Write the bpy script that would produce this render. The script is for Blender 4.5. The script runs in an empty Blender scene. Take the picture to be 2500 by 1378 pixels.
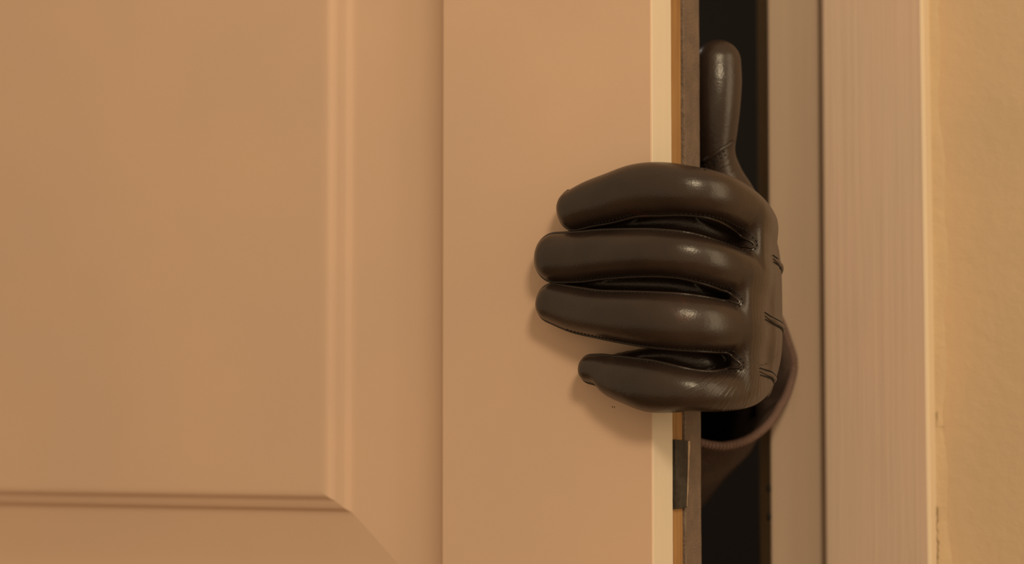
import bpy, bmesh, math, random
import numpy as np
from mathutils import Vector, Matrix
from mathutils.bvhtree import BVHTree

random.seed(4)
SC = bpy.context.scene
COL = SC.collection

# ------------------------------------------------------------------ camera
F_PX, W_PX, H_PX = 6200.0, 2500.0, 1378.0
DIST = 1.03
PITCH = math.radians(3.4)
CAM = Vector((0.0, -DIST, 1.03))
FWD = Vector((0, math.cos(PITCH), math.sin(PITCH)))
UP = Vector((0, -math.sin(PITCH), math.cos(PITCH)))
cam_d = bpy.data.cameras.new('camera')
cam = bpy.data.objects.new('camera', cam_d)
COL.objects.link(cam)
cam.location = CAM
cam.rotation_euler = (math.pi / 2 + PITCH, 0, 0)
cam_d.sensor_width = 36.0
cam_d.lens = 36.0 * F_PX / W_PX
cam_d.clip_start = 0.05
cam_d.dof.use_dof = True
cam_d.dof.focus_distance = 1.03
cam_d.dof.aperture_fstop = 5.6
SC.camera = cam

# ------------------------------------------------------------------ view, world, lights
SC.view_settings.view_transform = 'Standard'
SC.view_settings.look = 'None'
SC.view_settings.gamma = 1.0
SC.view_settings.use_curve_mapping = False
SC.view_settings.exposure = 0.0
world = bpy.data.worlds.new('world')
SC.world = world
world.use_nodes = True
wb = world.node_tree.nodes['Background']
wb.inputs[0].default_value = (1.0, 0.73, 0.43, 1)
wb.inputs[1].default_value = 0.50

def area_light(name, loc, target, size, power, color, spread=180):
    l = bpy.data.lights.new(name, 'AREA')
    l.shape = 'SQUARE'; l.size = size; l.energy = power; l.color = color
    l.spread = math.radians(spread)
    o = bpy.data.objects.new(name, l)
    COL.objects.link(o)
    o.location = loc
    o.rotation_euler = (Vector(target) - Vector(loc)).to_track_quat('-Z', 'Y').to_euler()
    return o
area_light('ceiling_lamp', (0.24, -1.35, 1.76), (0.05, 0.0, 1.10), 0.22, 8.6, (1.0, 0.78, 0.50))
side = area_light('side_fill', (1.38, -0.92, 1.40), (0.06, 0.02, 1.10), 0.80, 9.0, (1.0, 0.78, 0.48))  # unseen fill added from the right to brighten the right-facing edges
side.data.shape = 'RECTANGLE'; side.data.size_y = 1.5

far_fill = bpy.data.lights.new('far_room_fill', 'POINT')  # faint fill added behind the door to lift the black of the gap
far_fill.energy = 4.5; far_fill.color = (1.0, 0.86, 0.72); far_fill.shadow_soft_size = 0.12
far_fill_o = bpy.data.objects.new('far_room_fill', far_fill); COL.objects.link(far_fill_o)
far_fill_o.location = (-0.9, 1.0, 2.1)

# ------------------------------------------------------------------ helpers
def V(*a): return Vector(a)

def ray(px, py):
    return V((px - W_PX / 2) / F_PX, 0, 0) + UP * ((H_PX / 2 - py) / F_PX) + FWD

def at(px, py, y):
    """The point seen at (px, py) of the photograph that stands at depth y."""
    d = ray(px, py)
    return CAM + d * ((y - CAM.y) / d.y)

def on_plane(px, py, p0, n):
    d = ray(px, py)
    return CAM + d * ((p0 - CAM).dot(n) / d.dot(n))

def link(o, parent=None):
    COL.objects.link(o)
    if parent is not None:
        o.parent = parent
    return o

def mesh_obj(name, verts, faces, mat, parent=None, smooth=False):
    me = bpy.data.meshes.new(name)
    me.from_pydata([tuple(v) for v in verts], [], faces)
    me.update()
    if smooth:
        me.polygons.foreach_set('use_smooth', [True] * len(me.polygons))
    me.materials.append(mat)
    return link(bpy.data.objects.new(name, me), parent)

def bm_obj(name, bm, mat, parent=None, smooth=False):
    bmesh.ops.recalc_face_normals(bm, faces=bm.faces)
    me = bpy.data.meshes.new(name)
    bm.to_mesh(me); bm.free()
    if smooth:
        me.polygons.foreach_set('use_smooth', [True] * len(me.polygons))
    me.materials.append(mat)
    return link(bpy.data.objects.new(name, me), parent)

def empty(name, loc=(0, 0, 0)):
    o = bpy.data.objects.new(name, None)
    o.empty_display_size = 0.05
    COL.objects.link(o)
    o.location = loc
    return o

def tag(o, label, cat=None, kind=None, group=None):
    o['label'] = label
    if cat: o['category'] = cat
    if kind: o['kind'] = kind
    if group: o['group'] = group
    return o

class Frame:
    """A horizontal frame: u along a wall or a door, v into it, z up."""
    def __init__(s, o, u, v): s.o, s.u, s.v = o, u, v
    def p(s, u, v, z): 
        q = s.o + s.u * u + s.v * v
        return V(q.x, q.y, z)

def add_box(bm, fr, u0, u1, v0, v1, z0, z1, bev=0.0, seg=2):
    vs = [bm.verts.new(fr.p(u, v, z)) for z in (z0, z1) for v in (v0, v1) for u in (u0, u1)]
    f = [(0, 1, 3, 2), (4, 6, 7, 5), (0, 4, 5, 1), (2, 3, 7, 6), (0, 2, 6, 4), (1, 5, 7, 3)]
    fs = [bm.faces.new([vs[i] for i in q]) for q in f]
    if bev:
        es = list({e for q in fs for e in q.edges})
        bmesh.ops.bevel(bm, geom=es, offset=bev, segments=seg, affect='EDGES', profile=0.5)

def box_obj(name, fr, u0, u1, v0, v1, z0, z1, mat, parent=None, bev=0.0, seg=2):
    bm = bmesh.new()
    add_box(bm, fr, u0, u1, v0, v1, z0, z1, bev, seg)
    return bm_obj(name, bm, mat, parent)

def extrude_profile(name, fr, prof, z0, z1, mat, parent=None, nz=1, jitter=None):
    """A closed plan outline [(u, v)] carried from z0 to z1."""
    n = len(prof)
    zs = [z0 + (z1 - z0) * i / nz for i in range(nz + 1)]
    verts, faces = [], []
    for i, z in enumerate(zs):
        for k, (u, v) in enumerate(prof):
            du, dv = jitter(k, z) if jitter else (0, 0)
            verts.append(fr.p(u + du, v + dv, z))
    for i in range(nz):
        for k in range(n):
            a, b = i * n + k, i * n + (k + 1) % n
            faces.append((a, b, b + n, a + n))
    faces.append(tuple(range(n - 1, -1, -1)))
    faces.append(tuple(nz * n + k for k in range(n)))
    bm = bmesh.new()
    me = bpy.data.meshes.new('tmp'); me.from_pydata([tuple(v) for v in verts], [], faces)
    bm.from_mesh(me); bpy.data.meshes.remove(me)
    return bm_obj(name, bm, mat, parent)

# ------------------------------------------------------------------ materials
def new_mat(name):
    m = bpy.data.materials.new(name)
    m.use_nodes = True
    nt = m.node_tree
    return m, nt, nt.nodes['Principled BSDF']

def nd(nt, kind, **kw):
    n = nt.nodes.new(kind)
    for k, v in kw.items():
        if k.startswith('in_'):
            key = k[3:]
            key = int(key) if key.isdigit() else key.replace('_', ' ')
            n.inputs[key].default_value = v
        else:
            setattr(n, k, v)
    return n

def coords(nt, scale=(1, 1, 1)):
    tc = nd(nt, 'ShaderNodeTexCoord')
    mp = nd(nt, 'ShaderNodeMapping')
    mp.inputs['Scale'].default_value = scale
    nt.links.new(tc.outputs['Object'], mp.inputs['Vector'])
    return mp.outputs[0]

def paint(name, c0, c1, rough=0.5, streak=0.0, bump=0.05, scale=60.0, wear=None, spec=0.3, vary=6.0):
    """Brushed or rolled paint: two close tints, fine relief, vertical brush marks when streak is set."""
    m, nt, b = new_mat(name)
    L = nt.links.new
    n1 = nd(nt, 'ShaderNodeTexNoise', in_Scale=vary, in_Detail=3.0, in_Roughness=0.55)
    L(coords(nt, (1, 1, 0.35) if streak else (1, 1, 1)), n1.inputs['Vector'])
    mix = nd(nt, 'ShaderNodeMix', data_type='RGBA')
    mix.inputs[6].default_value = (*c0, 1); mix.inputs[7].default_value = (*c1, 1)
    rp = nd(nt, 'ShaderNodeMapRange'); rp.inputs[1].default_value = 0.35; rp.inputs[2].default_value = 0.65
    L(n1.outputs['Fac'], rp.inputs[0]); L(rp.outputs[0], mix.inputs[0])
    col = mix.outputs[2]
    n2 = nd(nt, 'ShaderNodeTexNoise', in_Scale=scale, in_Detail=4.0, in_Roughness=0.6)
    sv = coords(nt, (1, 1, 0.02) if streak else (1, 1, 1))
    L(sv, n2.inputs['Vector'])
    if streak:
        hs = nd(nt, 'ShaderNodeMix', data_type='RGBA', blend_type='MULTIPLY')
        hs.inputs[0].default_value = 1.0
        r2 = nd(nt, 'ShaderNodeMapRange'); r2.inputs[1].default_value = 0.3; r2.inputs[2].default_value = 0.7
        r2.inputs[3].default_value = 1 - streak; r2.inputs[4].default_value = 1.0
        L(n2.outputs['Fac'], r2.inputs[0]); L(r2.outputs[0], hs.inputs[7]); L(col, hs.inputs[6])
        col = hs.outputs[2]
    if wear:
        n3 = nd(nt, 'ShaderNodeTexNoise', in_Scale=wear[0], in_Detail=5.0, in_Roughness=0.7)
        L(coords(nt), n3.inputs['Vector'])
        r3 = nd(nt, 'ShaderNodeMapRange'); r3.inputs[1].default_value = wear[1]; r3.inputs[2].default_value = wear[1] + 0.08
        w = nd(nt, 'ShaderNodeMix', data_type='RGBA'); w.inputs[7].default_value = (*wear[2], 1)
        L(n3.outputs['Fac'], r3.inputs[0]); L(r3.outputs[0], w.inputs[0]); L(col, w.inputs[6])
        col = w.outputs[2]
    L(col, b.inputs['Base Color'])
    bp = nd(nt, 'ShaderNodeBump', in_Strength=bump, in_Distance=0.002)
    L(n2.outputs['Fac'], bp.inputs['Height']); L(bp.outputs[0], b.inputs['Normal'])
    b.inputs['Roughness'].default_value = rough
    b.inputs['Specular IOR Level'].default_value = spec
    return m

M = {}
M['door_paint'] = paint('door_paint', (0.69, 0.495, 0.375), (0.735, 0.515, 0.38), rough=0.62, bump=0.03, scale=220, vary=9)
M['edge_paint'] = paint('edge_paint', (0.72, 0.625, 0.51), (0.74, 0.635, 0.51), rough=0.6, streak=0.03, bump=0.04, scale=300, vary=14)
M['bare_wood'] = paint('bare_wood', (0.40, 0.22, 0.085), (0.34, 0.175, 0.065), rough=0.7, streak=0.25, bump=0.15, scale=500, vary=60)
M['grey_edge'] = paint('grey_edge', (0.145, 0.105, 0.082), (0.185, 0.13, 0.098), rough=0.6, bump=0.5, scale=900, vary=120, wear=(700, 0.66, (0.36, 0.28, 0.21)))
M['casing_paint'] = paint('casing_paint', (0.60, 0.465, 0.375), (0.655, 0.48, 0.385), rough=0.5, streak=0.07, bump=0.10, scale=420, vary=25)
M['casing_edge_lit'] = paint('casing_edge_lit', (0.74, 0.62, 0.48), (0.78, 0.64, 0.48), rough=0.5, streak=0.03, bump=0.05, scale=420, vary=25)  # casing paint made paler: light on the outer edge put into the colour
M['jamb_paint'] = paint('jamb_paint', (0.58, 0.445, 0.35), (0.62, 0.465, 0.36), rough=0.55, streak=0.04, bump=0.05, scale=300, vary=20)
M['wall_paint'] = paint('wall_paint', (0.56, 0.42, 0.285), (0.60, 0.44, 0.29), rough=0.75, bump=0.22, scale=160, vary=14)
M['stop_paint'] = paint('stop_paint', (0.62, 0.47, 0.30), (0.56, 0.42, 0.26), rough=0.6, streak=0.1, bump=0.05, scale=300, vary=30)
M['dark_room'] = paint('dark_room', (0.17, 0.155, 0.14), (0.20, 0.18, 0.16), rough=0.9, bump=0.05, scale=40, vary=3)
M['floor_boards'] = paint('floor_boards', (0.22, 0.13, 0.07), (0.28, 0.17, 0.09), rough=0.5, bump=0.05, scale=40, vary=3)
M['dark_recess'] = paint('dark_recess', (0.022, 0.018, 0.015), (0.045, 0.037, 0.031), rough=0.55, bump=0.4, scale=400, vary=220)
M['ridge'] = paint('ridge', (0.22, 0.165, 0.13), (0.13, 0.095, 0.075), rough=0.5, bump=0.5, scale=900, vary=260, wear=(500, 0.62, (0.40, 0.32, 0.25)))
M['splinter'] = paint('splinter', (0.50, 0.36, 0.25), (0.38, 0.27, 0.19), rough=0.7, streak=0.2, bump=0.2, scale=600, vary=200)
M['caulk'] = paint('caulk', (0.57, 0.425, 0.27), (0.54, 0.40, 0.26), rough=0.7, bump=0.3, scale=260, vary=60)
M['crack'] = paint('crack', (0.20, 0.13, 0.07), (0.28, 0.19, 0.10), rough=0.8, bump=0.2, scale=300, vary=60)
M['thread'] = paint('thread', (0.012, 0.010, 0.009), (0.020, 0.016, 0.013), rough=0.8, bump=0.2, scale=2000, vary=800)
M['sleeve_cloth'] = paint('sleeve_cloth', (0.080, 0.055, 0.045), (0.100, 0.067, 0.055), rough=0.95, bump=0.5, scale=900, vary=60, spec=0.1)
M['cuff_cloth'] = paint('cuff_cloth', (0.165, 0.106, 0.091), (0.19, 0.12, 0.102), rough=0.95, bump=0.5, scale=1400, vary=200, spec=0.1)

def leather(name, trim=False):
    m, nt, b = new_mat(name)
    L = nt.links.new
    co = coords(nt)
    n1 = nd(nt, 'ShaderNodeTexNoise', in_Scale=34.0, in_Detail=3.0, in_Roughness=0.6)
    L(co, n1.inputs['Vector'])
    rmp = nd(nt, 'ShaderNodeValToRGB')
    e = rmp.color_ramp.elements
    e[0].position = 0.32; e[0].color = (0.025, 0.0155, 0.0125, 1)
    e[1].position = 0.66; e[1].color = (0.040, 0.0255, 0.0195, 1)
    x = rmp.color_ramp.elements.new(0.74); x.color = (0.075, 0.025, 0.018, 1)  # red reflections on the gloss, put into the base colour
    L(n1.outputs['Fac'], rmp.inputs[0])
    L(rmp.outputs[0], b.inputs['Base Color'])
    rr = nd(nt, 'ShaderNodeMapRange'); rr.inputs[3].default_value = 0.22; rr.inputs[4].default_value = 0.36
    L(n1.outputs['Fac'], rr.inputs[0]); L(rr.outputs[0], b.inputs['Roughness'])
    b.inputs['Specular IOR Level'].default_value = 0.5
    # grain
    vo = nd(nt, 'ShaderNodeTexVoronoi', in_Scale=1500.0); L(co, vo.inputs['Vector'])
    n2 = nd(nt, 'ShaderNodeTexNoise', in_Scale=260.0, in_Detail=5.0, in_Roughness=0.65); L(co, n2.inputs['Vector'])
    b1 = nd(nt, 'ShaderNodeBump', in_Strength=0.11, in_Distance=0.0004); L(vo.outputs['Distance'], b1.inputs['Height'])
    b2 = nd(nt, 'ShaderNodeBump', in_Strength=0.13, in_Distance=0.0008); L(n2.outputs['Fac'], b2.inputs['Height']); L(b1.outputs[0], b2.inputs['Normal'])
    last = b2.outputs[0]
    if not trim:
        # fan-like creases where the leather is gathered
        at1 = nd(nt, 'ShaderNodeAttribute', attribute_name='fan'); at2 = nd(nt, 'ShaderNodeAttribute', attribute_name='crease')
        n3 = nd(nt, 'ShaderNodeTexNoise', in_Scale=120.0, in_Detail=2.0); L(co, n3.inputs['Vector'])
        k = nd(nt, 'ShaderNodeMath', operation='MULTIPLY_ADD'); k.inputs[1].default_value = 7.0
        L(n3.outputs['Fac'], k.inputs[0]); L(at1.outputs['Fac'], k.inputs[2])
        s = nd(nt, 'ShaderNodeTexNoise', noise_dimensions='1D', in_Scale=0.30, in_Detail=2.0); L(k.outputs[0], s.inputs['W'])
        mu = nd(nt, 'ShaderNodeMath', operation='MULTIPLY'); L(s.outputs[0], mu.inputs[0]); L(at2.outputs['Fac'], mu.inputs[1])
        b3 = nd(nt, 'ShaderNodeBump', in_Strength=0.42, in_Distance=0.0018); L(mu.outputs[0], b3.inputs['Height']); L(last, b3.inputs['Normal'])
        last = b3.outputs[0]
    L(last, b.inputs['Normal'])
    return m
M['leather'] = leather('leather')
M['leather_trim'] = leather('leather_trim', True)

# ------------------------------------------------------------------ where the door and the wall stand
THETA = math.radians(30.0)                     # the door leaf against the picture plane
T_DOOR = 0.045
WIDTH = 0.76
Fx = at(1592, 689, 0.0).x
D = V(math.cos(THETA), -math.sin(THETA), 0)    # along the leaf towards its free edge
NB = V(math.sin(THETA), math.cos(THETA), 0)    # from the front face into the leaf
FC = V(Fx, 0, 0)                               # front corner of the free edge
door = Frame(FC, D, NB)                        # u = 0 at the free edge, negative towards the hinge
def face(px, py, deep=0.0):
    q = on_plane(px, py, V(Fx, 0, 1.0) + NB * deep, NB)
    return (q - FC).dot(D), q.z

# wall: turn it about the hinge until its jamb edge is seen at the right place
hinge = FC - D * WIDTH
best = None
for i in range(1200):
    ps = math.radians(8 + 22 * i / 1200)
    j = hinge + V(math.cos(ps), -math.sin(ps), 0) * (WIDTH + 0.006)
    px = W_PX / 2 + F_PX * j.x / (j.y + DIST)
    if best is None or abs(px - 1876) < best[0]:
        best = (abs(px - 1876), ps, j.copy())
PSI, J = best[1], best[2]
Wd = V(math.cos(PSI), -math.sin(PSI), 0)
Wn = V(math.sin(PSI), math.cos(PSI), 0)
wall = Frame(J, Wd, Wn)                        # u = 0 at the jamb's edge, v = 0 its face, v > 0 deeper
def wall_u(px, v, py=689):
    p0 = J + Wn * v
    q = on_plane(px, py, V(p0.x, p0.y, 1.0), Wn)
    return (V(q.x, q.y, 0) - V(p0.x, p0.y, 0)).dot(Wd)

Z_TOP = 2.0
WALL_V = 0.005                                 # plaster face, a little behind the jamb's face
CAS_V = -0.010                                 # casing face
u_c0 = wall_u(2008, CAS_V)
u_c1 = wall_u(2263, CAS_V)

# ------------------------------------------------------------------ the room
def wall_box(name, u0, u1, z0, z1, label):
    o = box_obj(name, wall, u0, u1, WALL_V, WALL_V + 0.10, z0, z1, M['wall_paint'])
    return tag(o, label, 'wall', 'structure')
wall_box('wall_right', 0.02, 1.6, 0.0, 2.6, 'yellowish plastered wall to the side of the door casing')
wall_box('wall_left', -2.6, -WIDTH - 0.03, 0.0, 2.6, 'yellowish plastered wall on the hinge side of the door')
wall_box('wall_back', -WIDTH - 0.03, 0.02, Z_TOP + 0.03, 2.6, 'yellowish plastered wall above the door head')

fl = box_obj('floor', wall, -2.6, 1.6, -2.2, 2.0, -0.05, 0.0, M['floor_boards'])
tag(fl, 'brown wooden floor running under the door', 'floor', 'structure')
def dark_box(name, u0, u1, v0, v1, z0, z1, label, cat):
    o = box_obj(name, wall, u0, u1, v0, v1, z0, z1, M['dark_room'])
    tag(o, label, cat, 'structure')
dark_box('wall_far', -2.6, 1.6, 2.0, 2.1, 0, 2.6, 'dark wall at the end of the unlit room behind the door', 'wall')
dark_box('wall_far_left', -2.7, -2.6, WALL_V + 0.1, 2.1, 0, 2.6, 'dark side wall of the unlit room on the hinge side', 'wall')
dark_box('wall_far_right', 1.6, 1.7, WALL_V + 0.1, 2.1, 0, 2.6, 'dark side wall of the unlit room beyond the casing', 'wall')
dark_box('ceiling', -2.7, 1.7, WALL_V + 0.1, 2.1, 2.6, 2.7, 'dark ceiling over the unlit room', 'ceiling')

# jamb with its rounded edge, and the door stop on it
def rounded(u0, u1, v0, v1, r, corners='abcd'):
    pr = []
    for k, (cu, cv, a0) in enumerate(((u0 + r, v0 + r, 180), (u1 - r, v0 + r, 270), (u1 - r, v1 - r, 0), (u0 + r, v1 - r, 90))):
        for i in range(5):
            a = math.radians(a0 + 90 * i / 4)
            pr.append((cu + r * math.cos(a), cv + r * math.sin(a)))
    return pr
jroot = empty('trim_1', wall.p(0, 0, 0))
def wobble(amp):
    def f(k, z): return (amp * math.sin(z * 23 + k), amp * 0.6 * math.sin(z * 17 + 2 * k))
    return f
def child_of(root, o):
    o.parent = root
    o.matrix_parent_inverse = Matrix.Translation(-root.location)
    return o
child_of(jroot, extrude_profile('jamb', wall, rounded(0.0, u_c1 - 0.012, 0.0, 0.11, 0.0018), 0, Z_TOP + 0.03, M['jamb_paint']))
child_of(jroot, extrude_profile('door_stop', wall, rounded(-0.0185, 0.001, 0.050, 0.085, 0.002), 0, Z_TOP, M['stop_paint']))
child_of(jroot, box_obj('jamb', wall, -WIDTH - 0.03, -WIDTH - 0.008, 0.0, 0.11, 0, Z_TOP + 0.03, M['jamb_paint']))
child_of(jroot, box_obj('door_head', wall, -WIDTH - 0.008, 0.0, 0.0, 0.11, Z_TOP + 0.008, Z_TOP + 0.03, M['jamb_paint']))
for z in (1.0052, 0.9925):                     # two dents in the jamb's edge below the sleeve
    bmd = bmesh.new()
    bmesh.ops.create_icosphere(bmd, subdivisions=2, radius=0.0011)
    for v in bmd.verts:
        v.co = wall.p(-0.0002, 0.0006, z) + V(v.co.x, v.co.y, v.co.z * 1.9)
    child_of(jroot, bm_obj('dent', bmd, M['thread']))
tag(jroot, 'pale beige door jamb with a narrow stop beside the dark gap', 'door frame', 'structure')

croot = empty('trim_2', wall.p(u_c0, 0, 0))
def lean(z): return -(z - 1.09) * 0.006 + 0.0002 * math.sin(z * 11 + 1)      # the outer edge is a little out of plumb
child_of(croot, extrude_profile('casing_board', wall, [(u_c0, 0.0), (u_c0, CAS_V + 0.0016), (u_c0 + 0.0005, CAS_V + 0.0005), (u_c0 + 0.0016, CAS_V),
                                                       (u_c1 - 0.0014, CAS_V), (u_c1 - 0.0014, WALL_V + 0.001), (u_c1 - 0.011, WALL_V + 0.001), (u_c1 - 0.0118, 0.0)],
                                0, Z_TOP + 0.09, M['casing_paint'], nz=24, jitter=lambda k, z: (lean(z) if 4 <= k <= 5 else 0, 0)))
o = child_of(croot, extrude_profile('casing_edge_lit', wall, [(u_c1 - 0.0014, CAS_V + 0.0001), (u_c1 - 0.0005, CAS_V + 0.0003), (u_c1, CAS_V + 0.0014), (u_c1, WALL_V + 0.001), (u_c1 - 0.0014, WALL_V + 0.001)],
                                    0, Z_TOP + 0.09, M['casing_edge_lit'], nz=24, jitter=lambda k, z: (lean(z), 0)))
o['label'] = 'outer edge of the casing, painted paler as if lit'
child_of(croot, box_obj('casing_board', wall, -WIDTH - 0.075, -WIDTH - 0.02, CAS_V, 0.0, 0, Z_TOP + 0.09, M['casing_paint'], bev=0.0015))
child_of(croot, box_obj('casing_board', wall, -WIDTH - 0.02, u_c0, CAS_V, 0.0, Z_TOP + 0.018, Z_TOP + 0.09, M['casing_paint'], bev=0.0015))
# caulk along the casing, cracked in places
def caulk_strip():
    verts, faces = [], []
    n = 420
    rnd = random.Random(8)
    for i in range(n + 1):
        z = 0.70 + 0.8 * i / n
        w = 0.0052 + 0.0012 * math.sin(z * 41) + 0.0008 * math.sin(z * 137 + 1) + rnd.uniform(-.0003, .0003)
        lift = 0.0011 + 0.0003 * math.sin(z * 73)
        for u, v in ((u_c1 - 0.0002, WALL_V - 0.0020), (u_c1 + 0.0016, WALL_V - lift), (u_c1 + w * 0.7, WALL_V - lift * 0.6), (u_c1 + w, WALL_V + 0.0002)):
            verts.append(wall.p(u + lean(z), v, z))
    for i in range(n):
        for k in range(3):
            a = i * 4 + k
            faces.append((a, a + 1, a + 5, a + 4))
    return mesh_obj('caulk', verts, faces, M['caulk'], smooth=True)
child_of(croot, caulk_strip())
def crack(pts, w):
    """A thin dark open crack: a jagged ribbon just proud of the caulk."""
    rnd = random.Random(len(pts))
    verts, faces = [], []
    for i, (u, z) in enumerate(pts):
        t = w * (0.35 + rnd.random()) * (0.3 if i in (0, len(pts) - 1) else 1)
        for s in (-1, 1):
            verts.append(wall.p(u + s * t / 2, WALL_V - 0.0021, z + s * t * 0.2))
    for i in range(len(pts) - 1):
        faces.append((2 * i, 2 * i + 1, 2 * i + 3, 2 * i + 2))
    return mesh_obj('crack', verts, faces, M['crack'])
def wz(px, py): return (wall_u(px, WALL_V, py), on_plane(px, py, V(*(J + Wn * WALL_V)) + V(0, 0, 1), Wn).z)
rn = random.Random(3)
for pts, w in (([wz(2291 + rn.uniform(-3, 3), 1236 + 9 * i) for i in range(17)], 0.0005),
               ([wz(2289 + rn.uniform(-1.5, 1.5), 1004 + 8 * i) for i in range(6)], 0.0004),
               ([wz(2288 + 6 * i, 1043 + rn.uniform(-1.5, 1.5)) for i in range(5)], 0.0003)):
    child_of(croot, crack(pts, w))
tag(croot, 'brushed beige door casing with its lit outer edge painted paler against the wall', 'door casing', 'structure')

# ------------------------------------------------------------------ the door leaf
droot = empty('door_1', door.p(-WIDTH, 0, 0))
def dpart(o): return child_of(droot, o)
s_open = face(1081, 689)[0]                    # inner edge of the stile
s_og = face(861, 689, 0.0050)[0]                       # foot of the moulding
z_og = face(845, 1252, 0.0050)[1]
W1 = s_open - s_og
z_open = z_og - W1
s_far = -WIDTH + 0.10
FRONT = 0.018                                  # painted layer, then core, then back layer
CORE = 0.0285
# front layer: stiles and rails around two raised panels
SK = 0.0042
def front_block(name, u0, u1, z0, z1, bev=0.0008):
    return dpart(box_obj(name, door, u0, u1, 0.0, FRONT, z0, z1, M['door_paint'], bev=bev, seg=2))
front_block('stile', s_open, -0.0003, 0.006, Z_TOP, 0.0003)
front_block('stile', -WIDTH, s_far, 0.006, Z_TOP)
front_block('rail', s_far, s_open, 1.90, Z_TOP, 0)
front_block('rail', s_far, s_open, z_open - 0.14, z_open, 0)
front_block('rail', s_far, s_open, 0.006, 0.20, 0)
def panel(u0, u1, z0, z1):
    prof = [(0.0, 0.0004), (0.0008, 0.0010), (0.0016, 0.0021), (0.0030, 0.0034), (0.0048, 0.0049), (0.0072, 0.0065),
            (0.0100, 0.0079), (0.0140, 0.0090), (0.019, 0.0093), (W1 * 0.62, 0.0080), (W1 - 0.002, 0.0057), (W1, 0.0053),
            (W1 + 0.0007, 0.0048), (W1 + 0.0020, 0.0034), (W1 + 0.0030, 0.0030), (W1 + 0.0062, 0.0025), (W1 + 0.0073, 0.0021),
            (W1 + 0.0087, 0.0008), (W1 + 0.0098, 0.0002), (W1 + 0.0112, 0.0000), (W1 + 0.014, 0.0000)]
    verts, faces = [], []
    def ring(t, d, k):
        tz = t if t < W1 else W1 + (t - W1) * 0.72
        c = [(u0 + t, z0 + tz), (u1 - t, z0 + tz), (u1 - t, z1 - tz), (u0 + t, z1 - tz)]
        a, b = c[k], c[(k + 1) % 4]
        return door.p(a[0], d, a[1]), door.p(b[0], d, b[1])
    for k in range(4):
        base = len(verts)
        for t, d in prof:
            verts += ring(t, d, k)
        for i in range(len(prof) - 1):
            a = base + 2 * i
            faces.append((a, a + 1, a + 3, a + 2))
    t, d = prof[-1]
    base = len(verts)
    for k in range(4):
        verts.append(ring(t, d, k)[0])
    faces.append((base, base + 1, base + 2, base + 3))
    o = mesh_obj('raised_panel', verts, faces, M['door_paint'])
    me = o.data
    me.polygons.foreach_set('use_smooth', [True] * (len(faces) - 1) + [False])
    return o
dpart(panel(s_far, s_open, z_open, 1.90))
dpart(panel(s_far, s_open, 0.20, z_open - 0.14))
# free edge: white painted lipping, bare wood core, grey back layer
zl0 = on_plane(1660, 1243, V(*(FC + NB * 0.023)) + V(0, 0, 1), D).z
zl1 = on_plane(1660, 1075, V(*(FC + NB * 0.023)) + V(0, 0, 1), D).z
def v_edge(px):
    q = on_plane(px, 689, V(Fx, 0, 1), D)
    return (q - FC).dot(NB)
FR2, CO2 = v_edge(1642), v_edge(1668)
def ragged(amp, freq, seed):
    rnd = random.Random(seed)
    ph = [rnd.uniform(0, 6.28) for _ in range(6)]
    return lambda z: amp * (math.sin(z * freq + ph[0]) * 0.4 + math.sin(z * freq * 2.7 + ph[1]) * 0.3 + math.sin(z * freq * 7.1 + ph[2]) * 0.2 + math.sin(z * freq * 15 + ph[3]) * 0.15)
def edge_strip(name, v0, v1, proud, z0, z1, mat, seed, amp=0.0002, r=0.0006, depth=0.004, nz=240, lip=0.0):
    """A vertical strip of the door edge with ragged borders, from v0 to v1 across the thickness."""
    fa, fb = ragged(amp, 60, seed), ragged(amp, 55, seed + 1)
    verts, faces = [], []
    prof = [(0, -depth), (0, proud - r), (r * 0.3, proud - r * 0.3), (r, proud), (0.5, proud), (-r, proud), (-r * 0.3, proud - r * 0.3), (-0.0, proud - r), (-0.0, -depth)]
    n = len(prof)
    for i in range(nz + 1):
        z = z0 + (z1 - z0) * i / nz
        a, b = v0 + fa(z), v1 + fb(z)
        for k, (t, h) in enumerate(prof):
            v = (a + t) if k < 4 else ((a + b) / 2 if k == 4 else b + t)
            hh = h + (lip * max(0, math.sin(z * 31 + seed)) if k in (2, 3) else 0)
            verts.append(door.p(hh, v, z))
    for i in range(nz):
        for k in range(n - 1):
            a = i * n + k
            faces.append((a, a + 1, a + n + 1, a + n))
    for i, rev in ((0, True), (nz, False)):
        f = [i * n + k for k in range(n)]
        faces.append(tuple(reversed(f)) if rev else tuple(f))
    bm = bmesh.new()
    me = bpy.data.meshes.new('tmp'); me.from_pydata([tuple(v) for v in verts], [], faces)
    bm.from_mesh(me); bpy.data.meshes.remove(me)
    return dpart(bm_obj(name, bm, mat))
ZE0, ZE1 = 0.85, 1.45
def strip_all(name, v0, v1, proud, mat, seed, cut=None, **kw):
    segs = [(0.006, ZE0, 4), (ZE0, ZE1, 300), (ZE1, Z_TOP, 4)]
    return segs
o = edge_strip('edge_lipping', 0.0004, FR2, 0.0, 0.006, Z_TOP, M['edge_paint'], 3, amp=0.00012, r=0.0007, nz=700)
o['label'] = 'white painted lipping along the free edge'
for z0, z1 in ((0.006, zl0), (zl1, Z_TOP)):
    o = edge_strip('core_strip', FR2, CO2, -0.0006, z0, z1, M['bare_wood'], 11, amp=0.00015, r=0.0003, nz=350)
    o['label'] = 'bare brown wood strip'
o = edge_strip('back_board', CO2 - 0.0002, T_DOOR, 0.0002, 0.006, Z_TOP, M['grey_edge'], 21, amp=0.0003, r=0.0006, nz=700, lip=0.0004)
o['label'] = 'worn grey painted strip on the far side of the edge'
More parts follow.
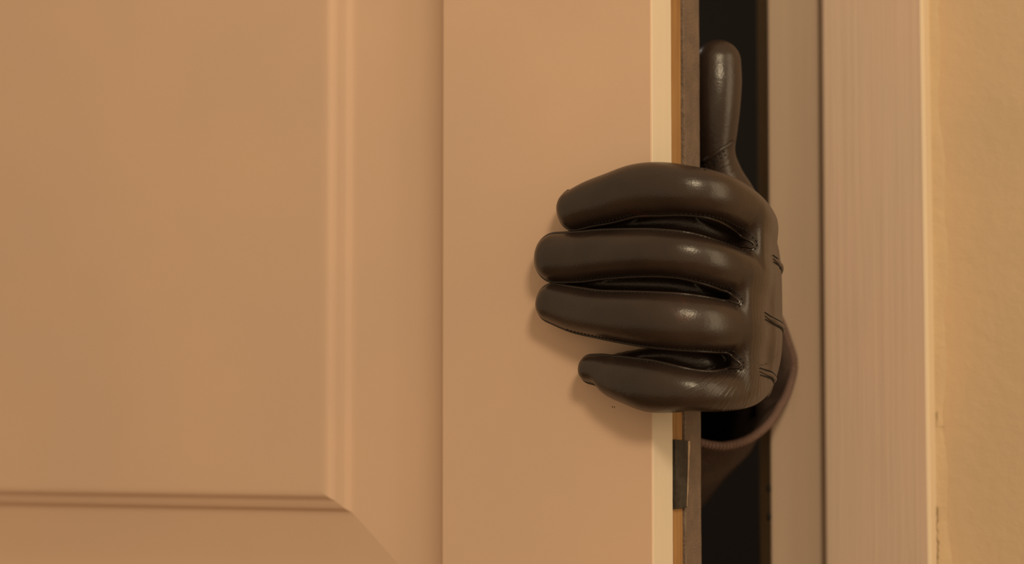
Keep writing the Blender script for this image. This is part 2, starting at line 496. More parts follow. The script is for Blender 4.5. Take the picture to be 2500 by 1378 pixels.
# dark latch plate let into the wood strip, with a torn splinter along one side
def plate():
    a0, b0 = FR2 - 0.0001, CO2 + 0.0004
    a1, b1 = FR2 - 0.0001, CO2 + 0.0021
    vs = []
    for h in (-0.004, 0.0010):
        vs += [door.p(h, a0, zl0), door.p(h, b0, zl0 + 0.0004), door.p(h, b1 - 0.0006, (zl0 + zl1) / 2), door.p(h, b1, zl1 - 0.0003), door.p(h, a1, zl1 + 0.0002), door.p(h, a1, (zl0 + zl1) / 2)]
    fs = [(5, 4, 3, 2, 1, 0), (6, 7, 8, 9, 10, 11)] + [(k, (k + 1) % 6, 6 + (k + 1) % 6, 6 + k) for k in range(6)]
    return mesh_obj('latch_plate', vs, fs, M['dark_recess'])
o = dpart(plate())
o['label'] = 'dark latch plate set in the wood strip'
o = edge_strip('paint_ridge', CO2 - 0.0001, CO2 + 0.0013, 0.0007, 0.006, zl0 - 0.0005, M['ridge'], 31, amp=0.0005, r=0.0005, nz=400, lip=0.0004)
o = edge_strip('paint_ridge', CO2 - 0.0001, CO2 + 0.0010, 0.0006, zl1 + 0.0005, Z_TOP, M['ridge'], 35, amp=0.0004, r=0.0004, nz=400, lip=0.0004)
pv, pf = [], []
nsp = 26
for i in range(nsp + 1):
    z = zl0 + 0.001 + (zl1 - zl0 - 0.0015) * i / nsp
    t = i / nsp
    wd_ = 0.0006 + 0.0011 * t + random.uniform(-.00025, .00025)
    off = 0.0019 * t + 0.0002
    for v, h in ((CO2 + off, -0.003), (CO2 + off, 0.0009), (CO2 + off + wd_, 0.0011), (CO2 + off + wd_ + 0.0003, -0.003)):
        pv.append(door.p(h, v, z))
for i in range(nsp):
    for k in range(4):
        a, b = i * 4 + k, i * 4 + (k + 1) % 4
        pf.append((a, b, b + 4, a + 4))
pf += [(3, 2, 1, 0), tuple(nsp * 4 + k for k in range(4))]
o = dpart(mesh_obj('splinter', pv, pf, M['splinter']))
# inside and back of the leaf
dpart(box_obj('core_board', door, -WIDTH, -0.0125, FRONT, CORE + 0.004, 0.006, Z_TOP, M['bare_wood']))
dpart(box_obj('back_panel', door, -WIDTH, -0.0042, CORE + 0.004, T_DOOR, 0.006, Z_TOP, M['grey_edge']))
# two tiny specks of grime on the stile under the little finger
for px, py in ((1495, 994), (1500, 995)):
    s_, z_ = face(px, py)
    bms = bmesh.new(); bmesh.ops.create_icosphere(bms, subdivisions=1, radius=0.00032)
    for v in bms.verts: v.co = door.p(s_ + v.co.x, v.co.y * 0.4, z_ + v.co.z * 1.3)
    dpart(bm_obj('speck', bms, M['crack']))
tag(droot, 'cream panelled door standing ajar with worn free edge', 'door', 'structure')

# ------------------------------------------------------------------ the gloved hand
def fp(px, py, h):
    """Point at pixel whose distance in front of the door's face plane is h (negative: behind it)."""
    return on_plane(px, py, V(Fx, 0, 1.0) - NB * h, NB)

MM = 0.001
def px2m(r, p): return r * (p.y + DIST) / F_PX
# pixel x, pixel y, half height in pixels, distance in front of the face (mm), half thickness (mm)
FINGERS = {
 'index': [(1410, 512, 51, 9.5, 9.0), (1450, 497, 57, 10.5, 9.8), (1500, 483, 62, 12.5, 10.5), (1560, 465, 65, 15.0, 11.0), (1620, 462, 66, 16.2, 11.3),
           (1680, 466, 61, 15.0, 11.5), (1730, 476, 59, 9.0, 11.8), (1772, 496, 59, -2.5, 11.8), (1808, 524, 59, -16.0, 11.8), (1826, 552, 58, -31.0, 11.8)],
 'middle': [(1362, 630, 60, 9.5, 9.0), (1420, 628, 61, 10.5, 9.8), (1480, 622, 60, 13.0, 10.5), (1550, 619, 58, 16.0, 11.0), (1610, 619, 57, 17.5, 11.3),
            (1670, 625, 56, 16.0, 11.5), (1725, 641, 56, 9.5, 11.8), (1772, 660, 57, -2.5, 11.8), (1806, 672, 59, -16.0, 11.8), (1824, 680, 61, -32.0, 11.8)],
 'ring': [(1355, 741, 47, 9.0, 8.5), (1410, 757, 54, 10.0, 9.5), (1470, 768, 57, 12.5, 10.2), (1540, 776, 63, 15.5, 10.8), (1600, 782, 67, 17.0, 11.0),
          (1660, 787, 68, 15.5, 11.2), (1715, 793, 66, 9.5, 11.5), (1765, 800, 62, -2.0, 11.6), (1798, 806, 60, -15.0, 11.6), (1816, 812, 61, -31.0, 11.6)],
 'little': [(1449, 902, 34, 8.5, 8.0), (1475, 906, 39, 9.0, 8.4), (1504, 920, 51, 10.0, 9.0), (1540, 931, 57, 12.0, 9.5), (1590, 944, 63, 14.0, 10.0), (1640, 951, 58, 14.0, 10.2),
            (1690, 955, 50, 11.0, 10.4), (1735, 957, 49, 4.0, 10.6), (1775, 952, 52, -7.0, 11.0), (1798, 943, 56, -18.0, 11.2), (1812, 930, 58, -32.0, 11.2)],
}
def resample(P, n):
    P = np.array(P, float)
    # Catmull-Rom through the rows, then even spacing along the path
    Q = []
    m = len(P)
    for i in range(m - 1):
        p0, p1, p2, p3 = P[max(i - 1, 0)], P[i], P[i + 1], P[min(i + 2, m - 1)]
        for t in np.linspace(0, 1, 12, endpoint=False):
            Q.append(0.5 * ((2 * p1) + (-p0 + p2) * t + (2 * p0 - 5 * p1 + 4 * p2 - p3) * t * t + (-p0 + 3 * p1 - 3 * p2 + p3) * t ** 3))
    Q.append(P[-1])
    Q = np.array(Q)
    s = np.concatenate([[0], np.cumsum(np.linalg.norm(np.diff(Q[:, :3], axis=0), axis=1))])
    g = np.linspace(0, s[-1], n)
    return np.stack([np.interp(g, s, Q[:, k]) for k in range(Q.shape[1])], 1)

class Tube:
    """A path with an elliptic section: half thickness a along N (the back of the hand), half height c along B."""
    def __init__(s, rows, n, bref, e0=None, e1=None, pw=2.3):
        R = resample(rows, n)
        s.P, s.a, s.c = R[:, :3], R[:, 3], R[:, 4]
        T = np.gradient(s.P, axis=0); T /= np.linalg.norm(T, axis=1)[:, None]
        B = np.tile(np.array(bref, float), (n, 1)) if np.ndim(bref) == 1 else np.array(bref)
        B = B - (B * T).sum(1)[:, None] * T; B /= np.linalg.norm(B, axis=1)[:, None]
        s.T, s.B = T, B
        s.N = np.cross(T, B)
        s.e0 = e0 if e0 else s.a[0]; s.e1 = e1 if e1 else s.a[-1]
        s.pw = pw
    def dist(s, X):
        """Approximate signed distance of the points X (m, 3)."""
        out = np.full(len(X), 1.0)
        arg = np.zeros(len(X), int)
        best = np.full(len(X), 1e9)
        for i in range(len(s.P)):
            d = ((X - s.P[i]) ** 2).sum(1)
            m = d < best
            best[m] = d[m]; arg[m] = i
        # blend between neighbouring samples through the exact foot point on the segment
        i0 = np.clip(arg, 0, len(s.P) - 1)
        rel = X - s.P[i0]
        t = (rel * s.T[i0]).sum(1)
        step = np.linalg.norm(s.P[1] - s.P[0])
        f = i0 + np.clip(t / step, -0.5, 0.5)
        f = np.clip(f, 0, len(s.P) - 1)
        lo = np.clip(np.floor(f).astype(int), 0, len(s.P) - 2); w = (f - lo)[:, None]
        P = s.P[lo] * (1 - w) + s.P[lo + 1] * w
        N = s.N[lo] * (1 - w) + s.N[lo + 1] * w
        B = s.B[lo] * (1 - w) + s.B[lo + 1] * w
        T = s.T[lo] * (1 - w) + s.T[lo + 1] * w
        a = s.a[lo] * (1 - w[:, 0]) + s.a[lo + 1] * w[:, 0]
        c = s.c[lo] * (1 - w[:, 0]) + s.c[lo + 1] * w[:, 0]
        rel = X - P
        n = np.abs((rel * N).sum(1)) / a; b = np.abs((rel * B).sum(1)) / c
        tt = (rel * T).sum(1)
        e = np.where(tt < 0, s.e0, s.e1)
        k = np.abs(tt) / e
        k = np.where((f <= 0.001) | (f >= len(s.P) - 1.001), k, 0)
        g = (n ** s.pw + b ** s.pw) ** (1 / s.pw)
        g = np.sqrt(g * g + k * k)
        return (g - 1) * np.minimum(a, c)

TUBES = {}
for nm, rows in FINGERS.items():
    R = []
    for px, py, r, h, a in rows:
        p = fp(px, py, h * MM)
        R.append((p.x, p.y, p.z, a * MM, px2m(r, p)))
    TUBES[nm] = Tube(R, 60, (0, 0, 1), e0=R[0][4] * 1.0, e1=R[-1][4])
# the back of the hand: knuckle line to wrist
hand_rows = []
for px, py, r, y, a in ((1819, 744, 190, 0.012, 12.5), (1827, 746, 204, 0.024, 14.0), (1815, 756, 222, 0.045, 15.5), (1795, 772, 226, 0.065, 16.0), (1770, 800, 205, 0.088, 17.0), (1740, 826, 175, 0.110, 19.0), (1715, 845, 165, 0.135, 20.0)):
    p = at(px, py, y)
    hand_rows.append((p.x, p.y, p.z, a * MM, px2m(r, p)))
HAND = Tube(hand_rows, 50, (0.0, 0.18, 1.0), e0=0.012, e1=0.01, pw=3.4)
thumb_rows = []
for px, py, r, y, a in ((1752, 153, 57, 0.0525, 9.8), (1752, 200, 59, 0.0520, 10.6), (1750, 260, 57, 0.0525, 10.8), (1747, 320, 53, 0.0540, 10.4), (1748, 375, 47, 0.0560, 10.2), (1758, 430, 56, 0.060, 12.0), (1775, 500, 78, 0.064, 14.0), (1785, 590, 95, 0.070, 16.0)):
    p = at(px, py, y)
    thumb_rows.append((p.x, p.y, p.z, a * MM, px2m(r, p)))
THUMB = Tube(thumb_rows, 60, (1.0, 0.0, 0), e0=0.0098, pw=2.15)

H = 0.00075
LO = np.array([0.004, -0.052, at(1700, 1050, 0.05).z - 0.004])
HI = np.array([0.136, 0.142, at(1750, 70, 0.05).z])
NX = np.ceil((HI - LO) / H).astype(int) + 1
GRID = np.full(NX, 0.02, np.float32)
AX = [LO[k] + H * np.arange(NX[k]) for k in range(3)]
def sub_box(tube, pad=0.004):
    r = np.maximum(tube.a, tube.c)[:, None] + pad
    lo = (tube.P - r).min(0); hi = (tube.P + r).max(0)
    i0 = np.clip(((lo - LO) / H).astype(int), 0, NX - 1); i1 = np.clip(((hi - LO) / H).astype(int) + 2, 0, NX)
    return tuple(slice(a, b) for a, b in zip(i0, i1))
def field(tube):
    sl = sub_box(tube)
    X = np.stack(np.meshgrid(AX[0][sl[0]], AX[1][sl[1]], AX[2][sl[2]], indexing='ij'), -1)
    return sl, tube.dist(X.reshape(-1, 3)).reshape(X.shape[:3]).astype(np.float32)
def smin(a, b, k):
    h = np.maximum(k - np.abs(a - b), 0) / k
    return np.minimum(a, b) - h * h * k * 0.25
sl, f = field(HAND); GRID[sl] = np.minimum(GRID[sl], f)
sl, f = field(THUMB); GRID[sl] = smin(GRID[sl], f, 0.006)
FG = np.full(NX, 0.02, np.float32)
for nm in FINGERS:
    sl, f = field(TUBES[nm])
    FG[sl] = smin(FG[sl], f, 0.0008)
GRID = smin(GRID, FG, 0.0045)
# beyond the slots the leather is stretched from finger to finger: hulls between neighbouring finger paths
SGN = 1 if TUBES['middle'].N[20] @ np.array([0, -1, 0]) > 0 else -1
WEB = {('index', 'middle'): (1848, 601), ('middle', 'ring'): (1813, 741), ('ring', 'little'): (1816, 894)}
def px_of(p):
    q = np.asarray(p) - np.array(CAM)
    d = q @ np.array(FWD)
    return W_PX / 2 + F_PX * q[0] / d, H_PX / 2 - F_PX * (q @ np.array(UP)) / d
def back_pt(t, i): return t.P[i] + SGN * t.N[i] * t.a[i]
def capsule_into(a, b, ra, rb):
    pad = max(ra, rb) + 0.003
    lo = np.minimum(a, b) - pad; hi = np.maximum(a, b) + pad
    i0 = np.clip(((lo - LO) / H).astype(int), 0, NX - 1); i1 = np.clip(((hi - LO) / H).astype(int) + 2, 0, NX)
    sl = tuple(slice(p, q) for p, q in zip(i0, i1))
    X = np.stack(np.meshgrid(AX[0][sl[0]], AX[1][sl[1]], AX[2][sl[2]], indexing='ij'), -1)
    ab = b - a
    t = np.clip(((X - a) @ ab) / (ab @ ab), 0, 1)
    d = np.linalg.norm(X - a - t[..., None] * ab, axis=-1) - (ra + (rb - ra) * t)
    HULL[sl] = np.minimum(HULL[sl], d.astype(np.float32))
HULL = np.full(NX, 0.02, np.float32)
for (na, nb_), (wx, wy) in WEB.items():
    A, B = TUBES[na], TUBES[nb_]
    ia = next(i for i in range(60) if px_of(back_pt(A, i))[0] > wx + 18)
    ib = next(i for i in range(60) if px_of(back_pt(B, i))[0] > wx + 18)
    for k in range(14):
        t = k / 13
        fa, fb = ia + (59 - ia) * t, ib + (59 - ib) * t
        la, lb = min(int(fa), 58), min(int(fb), 58)
        pa = A.P[la] * (1 - fa + la) + A.P[la + 1] * (fa - la); pb = B.P[lb] * (1 - fb + lb) + B.P[lb + 1] * (fb - lb)
        g = min(0.97, 0.40 + 0.75 * t)
        ra, rb = A.a[la] * g, B.a[lb] * g
        pa = pa + SGN * A.N[la] * (A.a[la] * 0.98 - ra); pb = pb + SGN * B.N[lb] * (B.a[lb] * 0.98 - rb)
        sh = (pb - pa) * 0.08
        capsule_into(pa + sh, pb - sh, ra, rb)
GRID = smin(GRID, HULL, 0.003)
# side walls between the fingers: the leather there lies deeper than the backs of the fingers
GUSSETS = [[(1425, 562, 19, 4), (1500, 553, 28, 5), (1580, 545, 34, 6), (1650, 542, 39, 6.5), (1710, 553, 41, 1), (1760, 572, 38, -8), (1805, 592, 34, -19), (1835, 602, 32, -32)],
           [(1395, 696, 17, 4), (1480, 695, 28, 5.5), (1560, 694, 33, 7), (1640, 698, 36, 7), (1700, 709, 36, 2), (1750, 722, 34, -7), (1785, 733, 32, -18), (1808, 741, 31, -31)],
           [(1480, 893, 22, 4), (1515, 886, 25, 4.5), (1545, 880, 25, 5), (1575, 874, 24, 5), (1610, 871, 27, 4.5), (1650, 872, 33, 4), (1700, 883, 42, 0), (1750, 890, 42, -8), (1785, 894, 39, -19), (1808, 895, 36, -31)]]
for rows in GUSSETS:
    R = []
    for px, py, r, h in rows:
        p = fp(px, py, (h - 6.0) * MM)
        R.append((p.x, p.y, p.z, 6.5 * MM, px2m(r, p)))
    tb = Tube(R, 50, (0, 0, 1), pw=2.0)
    sl, f = field(tb); GRID[sl] = smin(GRID[sl], f, 0.0015)
# never through the door leaf: the leather flattens where it presses on it
XX, YY = np.meshgrid(AX[0], AX[1], indexing='ij')
nb = (XX - Fx) * NB.x + YY * NB.y
ee = (XX - Fx) * D.x + YY * D.y
sd = np.maximum(np.maximum(-nb, nb - T_DOOR), ee)
GRID = np.maximum(GRID, -(sd[:, :, None] - 0.0007).astype(np.float32))

def surface_nets(G):
    n = np.array(G.shape)
    S = G < 0
    cs = [(0, 0, 0), (1, 0, 0), (0, 1, 0), (1, 1, 0), (0, 0, 1), (1, 0, 1), (0, 1, 1), (1, 1, 1)]
    cnt = sum(S[c[0]:n[0] - 1 + c[0], c[1]:n[1] - 1 + c[1], c[2]:n[2] - 1 + c[2]].astype(np.int8) for c in cs)
    act = (cnt > 0) & (cnt < 8)
    ix = np.argwhere(act)
    vals = np.stack([G[ix[:, 0] + c[0], ix[:, 1] + c[1], ix[:, 2] + c[2]] for c in cs], 1)
    acc = np.zeros((len(ix), 3)); num = np.zeros(len(ix))
    C = np.array(cs, float)
    for i in range(8):
        for j in range(i + 1, 8):
            if np.abs(C[i] - C[j]).sum() != 1: continue
            a, b = vals[:, i], vals[:, j]
            m = (a < 0) != (b < 0)
            t = np.where(m, a / np.where(m, a - b, 1), 0)
            acc += m[:, None] * (C[i] + t[:, None] * (C[j] - C[i])); num += m
    vert = ix + acc / num[:, None]
    idx = np.full(act.shape, -1, np.int32); idx[act] = np.arange(len(ix))
    quads = []
    for k in range(3):
        u, w = (k + 1) % 3, (k + 2) % 3
        s0 = [slice(1, n[q] - 1) for q in range(3)]; s0[k] = slice(0, n[k] - 1)
        s1 = list(s0); s1[k] = slice(1, n[k])
        a, b = S[tuple(s0)], S[tuple(s1)]
        e = np.argwhere(a != b)
        fl = a[tuple(e.T)]
        off = np.array([1, 1, 1]); off[k] = 0
        e = e + off
        du = np.zeros(3, int); du[u] = 1
        dw = np.zeros(3, int); dw[w] = 1
        q = np.stack([idx[tuple((e - d).T)] for d in (du + dw, dw, np.zeros(3, int), du)], 1)
        q[~fl] = q[~fl][:, ::-1]
        quads.append(q)
    return vert, np.concatenate(quads)
gv, gq = surface_nets(GRID)
gv = LO + gv * H
def smooth(v, q, it, lam=0.5, mu=-0.52):
    e = np.concatenate([q[:, [0, 1]], q[:, [1, 2]], q[:, [2, 3]], q[:, [3, 0]]])
    e = np.concatenate([e, e[:, ::-1]])
    deg = np.bincount(e[:, 0], minlength=len(v))[:, None].clip(1)
    for i in range(it):
        for w in (lam, mu):
            avg = np.stack([np.bincount(e[:, 0], v[e[:, 1], k], len(v)) for k in range(3)], 1) / deg
            v = v + w * (avg - v)
    return v
gv = smooth(gv, gq, 7)

person = empty('person', tuple(at(1760, 850, 0.09)))
gme = bpy.data.meshes.new('glove')
gme.vertices.add(len(gv)); gme.vertices.foreach_set('co', gv.astype(np.float32).ravel())
gme.loops.add(gq.size); gme.loops.foreach_set('vertex_index', gq.astype(np.int32).ravel())
gme.polygons.add(len(gq)); gme.polygons.foreach_set('loop_start', np.arange(0, gq.size, 4, dtype=np.int32))
gme.polygons.foreach_set('use_smooth', np.ones(len(gq), bool))
gme.update(calc_edges=True); gme.validate()
gme.materials.append(M['leather'])
# crease fields: gathered folds at the little knuckle, thumb root, index tip joint, little finger back
def fld(c, r):
    c = np.array(c); d = (gv - c) / np.array(r)
    return np.exp(-(d * d).sum(1))
c1 = np.array(at(1800, 962, 0.0)); fanc = np.array(at(1850, 850, 0.0))
crease = 1.0 * fld(c1, (0.017, 0.05, 0.0095))
ang = np.arctan2(gv[:, 0] - fanc[0], -(gv[:, 2] - fanc[2])) * 62
lin2 = (gv[:, 0] * 0.9 + gv[:, 2] * 0.15) * 2300
m2 = 0.35 * fld(at(1520, 905, 0.0), (0.009, 0.05, 0.007))
m3 = 0.7 * fld(at(1785, 420, 0.06), (0.012, 0.02, 0.008))
m4 = 0.45 * fld(at(1480, 440, 0.0), (0.004, 0.05, 0.004))
m5 = 0.18 * fld(at(1850, 860, 0.0), (0.006, 0.05, 0.02))
lin3 = (gv[:, 0] * 0.6 - gv[:, 2] * 0.8) * 1500
lin4 = (gv[:, 0] * 0.8 + gv[:, 2] * 0.6) * 2600
lin5 = (gv[:, 0] * 0.8 - gv[:, 1] * 0.6 + gv[:, 2] * 0.2) * 1900
W_ = np.stack([crease, m2, m3, m4, m5], 1)
which = W_.argmax(1)
fan = np.choose(which, [ang, lin2, lin3, lin4, lin5])
for nm, arr in (('crease', W_.max(1)), ('fan', fan)):
    a = gme.attributes.new(nm, 'FLOAT', 'POINT'); a.data.foreach_set('value', arr.astype(np.float32))
glove = child_of(person, link(bpy.data.objects.new('glove', gme)))
glove['label'] = 'black leather glove'

# seams, laid on the leather itself
bvh = BVHTree.FromPolygons([tuple(v) for v in gv], [tuple(int(i) for i in q) for q in gq])
def snap(p, lift):
    q, n, i, d = bvh.find_nearest(Vector(p))
    return np.array(q + n * lift)
def glove_child(o):
    o.parent = glove
    return o
def tube_mesh(verts, faces, pts, r, k=6, prof=None):
    pts = np.array(pts)
    T = np.gradient(pts, axis=0); T /= np.maximum(np.linalg.norm(T, axis=1), 1e-9)[:, None]
    up = np.array([0.3, -0.9, 0.3]); base = len(verts)
    for i, (p, t) in enumerate(zip(pts, T)):
        b = np.cross(t, up); b /= max(np.linalg.norm(b), 1e-9); n = np.cross(b, t)
        rr = r * (prof(i / (len(pts) - 1)) if prof else 1)
        for j in range(k):
            a = 2 * math.pi * j / k
            verts.append(p + rr * (math.cos(a) * b + math.sin(a) * n))
    for i in range(len(pts) - 1):
        for j in range(k):
            a, b = base + i * k + j, base + i * k + (j + 1) % k
            faces.append((a, b, b + k, a + k))
    faces.append(tuple(base + j for j in range(k - 1, -1, -1)))
    faces.append(tuple(base + (len(pts) - 1) * k + j for j in range(k)))
def finger_line(tube, side, ang, i0, i1):
    """Points along a finger at an angle from its back; side +1 upper, -1 lower."""
    out = []
    for i in range(i0, i1):
        out.append(tube.P[i] + tube.N[i] * tube.a[i] * math.cos(ang) * SGN + tube.B[i] * side * tube.c[i] * math.sin(ang))
    return out
def last_index(nm, side, ang, limit):
    pts = finger_line(TUBES[nm], side, ang, 0, 60)
    for i, p in enumerate(pts):
        if px_of(p)[0] > limit: return i
    return 60
def tip_arc(tube, ang):
    out = []
    for w in np.linspace(0.12, math.pi - 0.12, 15):
        out.append(tube.P[0] + tube.N[0] * tube.a[0] * math.cos(ang) * SGN + tube.B[0] * tube.c[0] * math.sin(ang) * math.cos(w) - tube.T[0] * tube.e0 * math.sin(ang) * math.sin(w))
    return out
def chain(ang):
    order = ['index', 'middle', 'ring', 'little']
    wide = 0 if ang > 1.3 else 1
    pts = []
    for k, nm in enumerate(order):
        tb = TUBES[nm]
        if k > 0:
            wx = WEB[(order[k - 1], nm)][0]
            pts += finger_line(tb, 1, ang, 0, last_index(nm, 1, ang, wx - 34))[::-1]
        pts += tip_arc(tb, ang)
        if k < 3:
            wx, wy = WEB[(nm, order[k + 1])]
            pts += finger_line(tb, -1, ang, 0, last_index(nm, -1, ang, wx - 34))
            for ox, oy in (((-18, -15), (-5, -9), (1, -1), (-4, 6), (-18, 9)), ((-14, -24), (3, -17), (13, -2), (5, 13), (-14, 19)))[wide]:
                hit = bvh.ray_cast(CAM, ray(wx + ox, wy + oy).normalized())[0]
                if hit is not None:
                    pts.append(np.array(hit))
        else:
            pts += finger_line(tb, -1, ang, 0, 4)
    pts = np.array(pts)
    for _ in range(3):
        q = pts.copy(); q[1:-1] = 0.25 * pts[:-2] + 0.5 * pts[1:-1] + 0.25 * pts[2:]; pts = q
    return pts
def even(pts, step):
    s = np.concatenate([[0], np.cumsum(np.linalg.norm(np.diff(pts, axis=0), axis=1))])
    g = np.arange(0, s[-1], step)
    return np.stack([np.interp(g, s, pts[:, k]) for k in range(3)], 1)
lip = even(chain(math.radians(80)), 0.0009)
lip = np.array([snap(p, 0.00012) for p in lip])
v_, f_ = [], []
tube_mesh(v_, f_, lip, 0.00062, 6)
glove_child(mesh_obj('seam', v_, f_, M['leather_trim'], smooth=True))['label'] = 'folded leather seam edging the fingers'
def stitches(pts, name, length=0.0010, gap=0.0019, r=0.00034, lift=0.00010):
    pts = even(np.array(pts), gap)
    v, f = [], []
    for i in range(len(pts) - 1):
        a = pts[i]; d = pts[i + 1] - a
        n = np.linalg.norm(d)
        if n < 1e-6 or min(np.linalg.norm(a - t.P[1]) for t in TUBES.values()) < 0.0125: continue      # none round the finger ends
        d /= n
        seg = [snap(a + d * length * t, lift) for t in (0, 0.33, 0.67, 1)]
        tube_mesh(v, f, seg, r, 5, lambda t: 0.55 + 0.45 * math.sin(math.pi * t))
    return v, f
sv, sf = stitches(chain(math.radians(66)), 'stitching')
# raised points on the back of the hand and the thumb hem, each with its rows of stitches
def cast(px, py):
    h = bvh.ray_cast(CAM, ray(px, py).normalized())
    return None if h[0] is None else np.array(h[0])
def line_px(a, b, n):
    out = []
    for i in range(n):
        t = i / (n - 1)
        p = cast(a[0] + (b[0] - a[0]) * t, a[1] + (b[1] - a[1]) * t)
        if p is not None: out.append(p)
    return np.array(out)
def carry_on(pts, k, step=0.0012):
    """Lead a line on over the back of the hand towards the wrist."""
    pts = [p for p in pts]
    d = np.array([-0.10, 1.0, -0.10])
    for i in range(k):
        pts.append(snap(pts[-1] + d * step, 0))
    return np.array(pts)
for a, b in (((1888, 632), (1899, 640)), ((1868, 772), (1890, 786)), ((1856, 908), (1880, 915))):
    base = line_px(a, b, 8)
    if len(base) < 3: continue
    path = carry_on(base, 36)
    rp = np.array([snap(p, 0.0001) for p in path])
    rv, rf = [], []
    tube_mesh(rv, rf, rp, 0.0010, 8, lambda t: min(1, t * 6 + 0.2))
    glove_child(mesh_obj('dart', rv, rf, M['leather_trim'], smooth=True))
    for dz in (0.0014, -0.0014):
        q = rp + np.array([0, 0, dz])
        v2, f2 = stitches(q, 'x', 0.0011, 0.0021, 0.00036, 0.0001)
        n0 = len(sv); sv += v2; sf += [tuple(i + n0 for i in g) for g in f2]
hem = line_px((1716, 396), (1789, 346), 14)
if len(hem) > 4:
    hv, hf = [], []
    tube_mesh(hv, hf, [snap(p, 0.0001) for p in hem], 0.0009, 6)
    glove_child(mesh_obj('thumb_hem', hv, hf, M['leather_trim'], smooth=True))
    for dy in (9, 20):
        ln = line_px((1720, 396 + dy), (1780, 352 + dy), 14)
        if len(ln) > 3:
            v2, f2 = stitches(ln, 'x', 0.0011, 0.0021, 0.00034)
            n0 = len(sv); sv += v2; sf += [tuple(i + n0 for i in g) for g in f2]
o = glove_child(mesh_obj('stitching', sv, sf, M['thread'], smooth=True))
o['kind'] = 'stuff'; o['label'] = 'rows of dark thread stitches'

# ------------------------------------------------------------------ sleeve with its ribbed cuff edge
rim_c = np.array(at(1735, 866, 0.083))
ax = np.array([-0.42, 0.86, -0.26]); ax /= np.linalg.norm(ax)
e1 = np.cross(ax, np.array([0, 0, 1.0])); e1 /= np.linalg.norm(e1)     # sideways, to +x
if e1[0] < 0: e1 = -e1
e2 = np.cross(e1, ax); e2 = e2 if e2[2] > 0 else -e2
RIM = 0.0425
ax_rim = ax.copy()
ax = np.array([-0.40, 0.78, -0.50]); ax /= np.linalg.norm(ax)        # the forearm drops away from the cuff
def clear_of_door(p, gap):
    q = p - np.array(FC)
    nb_ = q[0] * NB.x + q[1] * NB.y
    e_ = q[0] * D.x + q[1] * D.y
    if nb_ < T_DOOR + gap and e_ < gap:
        p = p + np.array(NB) * (T_DOOR + gap - nb_)
    q = p - np.array(J)
    for u_lim, v_lim in ((-gap, -gap), (-0.0185 - gap, 0.050 - gap)):      # the jamb and its stop
        u_ = q[0] * Wd.x + q[1] * Wd.y; v_ = q[0] * Wn.x + q[1] * Wn.y
        if u_ > u_lim and v_ > v_lim:
            d_ = -np.array(Wd) * (u_ - u_lim) if (u_ - u_lim) < 1.5 * (v_ - v_lim) or v_lim > 0 else -np.array(Wn) * (v_ - v_lim)
            p = p + d_; q = q + d_
    return p
def rim_pt(a, r=1.0):
    # a little corner at the outer side, flatter below it
    a = (a + math.pi) % (2 * math.pi) - math.pi
    k = np.interp(a, [-math.pi, -1.9, -1.6, -1.1, -0.65, -0.30, -0.03, 0.15, 0.5, 0.82, 1.3, 2.2, math.pi], [1.0, 1.0, 1.0, 0.965, 0.945, 0.985, 1.03, 1.01, 1.02, 1.09, 1.04, 1.0, 1.0])
    return r * k
path = [(0.0, rim_c, RIM), ]
elbow = rim_c + ax * 0.25
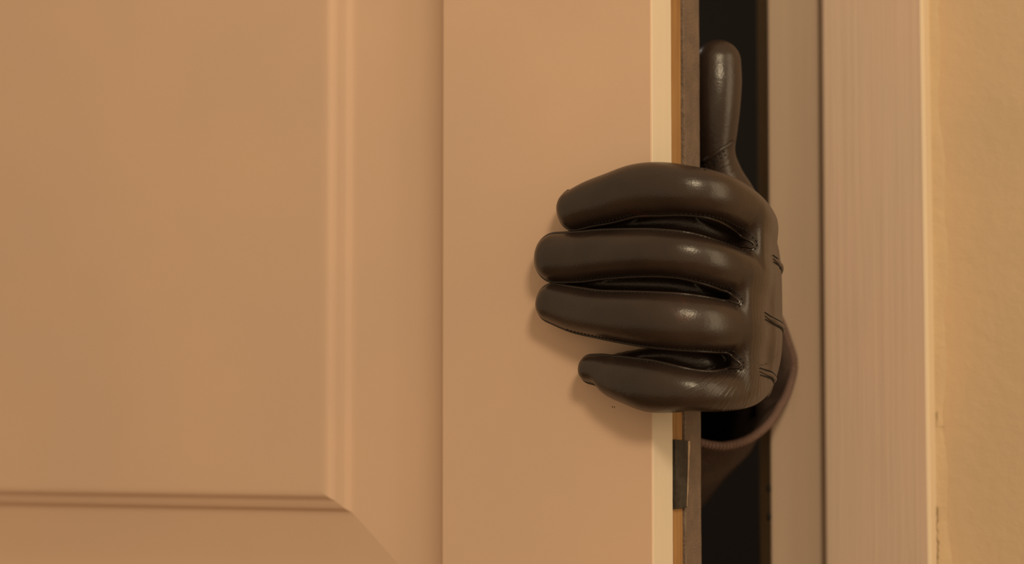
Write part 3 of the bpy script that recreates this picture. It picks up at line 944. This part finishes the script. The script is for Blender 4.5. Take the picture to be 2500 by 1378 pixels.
def sleeve_mesh():
    n = 96
    stations = []
    rs = [(0.000, 1.0), (0.006, 0.99), (0.014, 0.97), (0.03, 1.0), (0.055, 1.03), (0.085, 1.02), (0.12, 1.06), (0.16, 1.12), (0.20, 1.16), (0.235, 1.20)]
    for d, r in rs:
        stations.append((rim_c + ax * d, e1, e2, RIM * r))
    # upper arm turning back and up behind the leaf
    up_ax = np.array([-0.55, 0.35, 0.76]); up_ax /= np.linalg.norm(up_ax)
    for k in range(1, 8):
        t = k / 7
        dirv = ax * (1 - t) + up_ax * t; dirv /= np.linalg.norm(dirv)
        c = stations[-1][0] + dirv * 0.030
        f1 = np.cross(dirv, np.array([0.2, 0.9, 0.3])); f1 /= np.linalg.norm(f1)
        if f1 @ stations[-1][1] < 0: f1 = -f1
        g2 = np.cross(f1, dirv)
        if g2 @ stations[-1][2] < 0: g2 = -g2
        stations.append((c, f1, g2, RIM * (1.22 + 0.06 * t)))
    for k in range(6):
        stations.append((stations[-1][0] + up_ax * 0.045, stations[-1][1], stations[-1][2], RIM * (1.3 + 0.05 * k)))
    verts, faces = [], []
    def ring(c, a1, a2, r, j, inner=0.0):
        for i in range(n):
            a = 2 * math.pi * i / n
            k = rim_pt(a) if j < 3 else rim_pt(a) * 0.5 + 0.5
            if j == 3: k = rim_pt(a) * 0.75 + 0.25
            fold = 0 if j < 1 else 0.0016 * math.sin(3 * a + j * 1.3) + 0.0011 * math.sin(7 * a - j * 2.1)
            p = c + (a1 * math.cos(a) + a2 * math.sin(a)) * (r * k + fold - inner)
            verts.append(clear_of_door(p, 0.004 + inner))
    outer = len(stations)
    for j, (c, a1, a2, r) in enumerate(stations):
        ring(c, a1, a2, r, j)
    for j in range(5, -1, -1):
        pass
    for j in range(outer - 1):
        for i in range(n):
            a, b = j * n + i, j * n + (i + 1) % n
            faces.append((a, a + n, b + n, b))
    # inner lining
    base = len(verts)
    for j in range(7):
        c, a1, a2, r = stations[j]
        ring(c, a1, a2, r, j, 0.0018)
    for j in range(6):
        for i in range(n):
            a, b = base + j * n + i, base + j * n + (i + 1) % n
            faces.append((a, b, b + n, a + n))
    for i in range(n):
        a, b = i, (i + 1) % n
        faces.append((a, b, base + b, base + a))
    faces.append(tuple((outer - 1) * n + i for i in range(n)))
    return verts, faces
v, f = sleeve_mesh()
sleeve = child_of(person, mesh_obj('sleeve', v, f, M['sleeve_cloth'], smooth=True))
sleeve['label'] = 'loose dark knitted sleeve around the wrist'
def cuff_mesh():
    n, k, ribs = 900, 10, 150
    verts, faces = [], []
    ctr = []
    for i in range(n):
        a = 2 * math.pi * i / n
        p = rim_c + (e1 * math.cos(a) + e2 * math.sin(a)) * (RIM * rim_pt(a) - 0.0009)
        ctr.append(clear_of_door(p, 0.004))
    ctr = np.array(ctr)
    T = np.roll(ctr, -1, 0) - np.roll(ctr, 1, 0); T /= np.linalg.norm(T, axis=1)[:, None]
    for i in range(n):
        a = ribs * 2 * math.pi * i / n
        r = 0.00195 * (1 + 0.24 * (abs(math.cos(a / 2)) ** 0.6 - 0.7))
        b = ax_rim; nn = np.cross(T[i], ax_rim)
        for j in range(k):
            w = 2 * math.pi * j / k + 0.0
            verts.append(ctr[i] + r * (math.cos(w) * b + math.sin(w) * nn))
    for i in range(n):
        for j in range(k):
            a, b = i * k + j, i * k + (j + 1) % k
            c, d = ((i + 1) % n) * k + j, ((i + 1) % n) * k + (j + 1) % k
            faces.append((a, b, d, c))
    return verts, faces
v, f = cuff_mesh()
cuff = mesh_obj('cuff_edge', v, f, M['cuff_cloth'], smooth=True)
cuff.parent = sleeve
cuff['label'] = 'pinkish brown ribbed edge of the sleeve'
tag(person, 'person in black leather glove and dark sleeve gripping the edge of the open door', 'person')
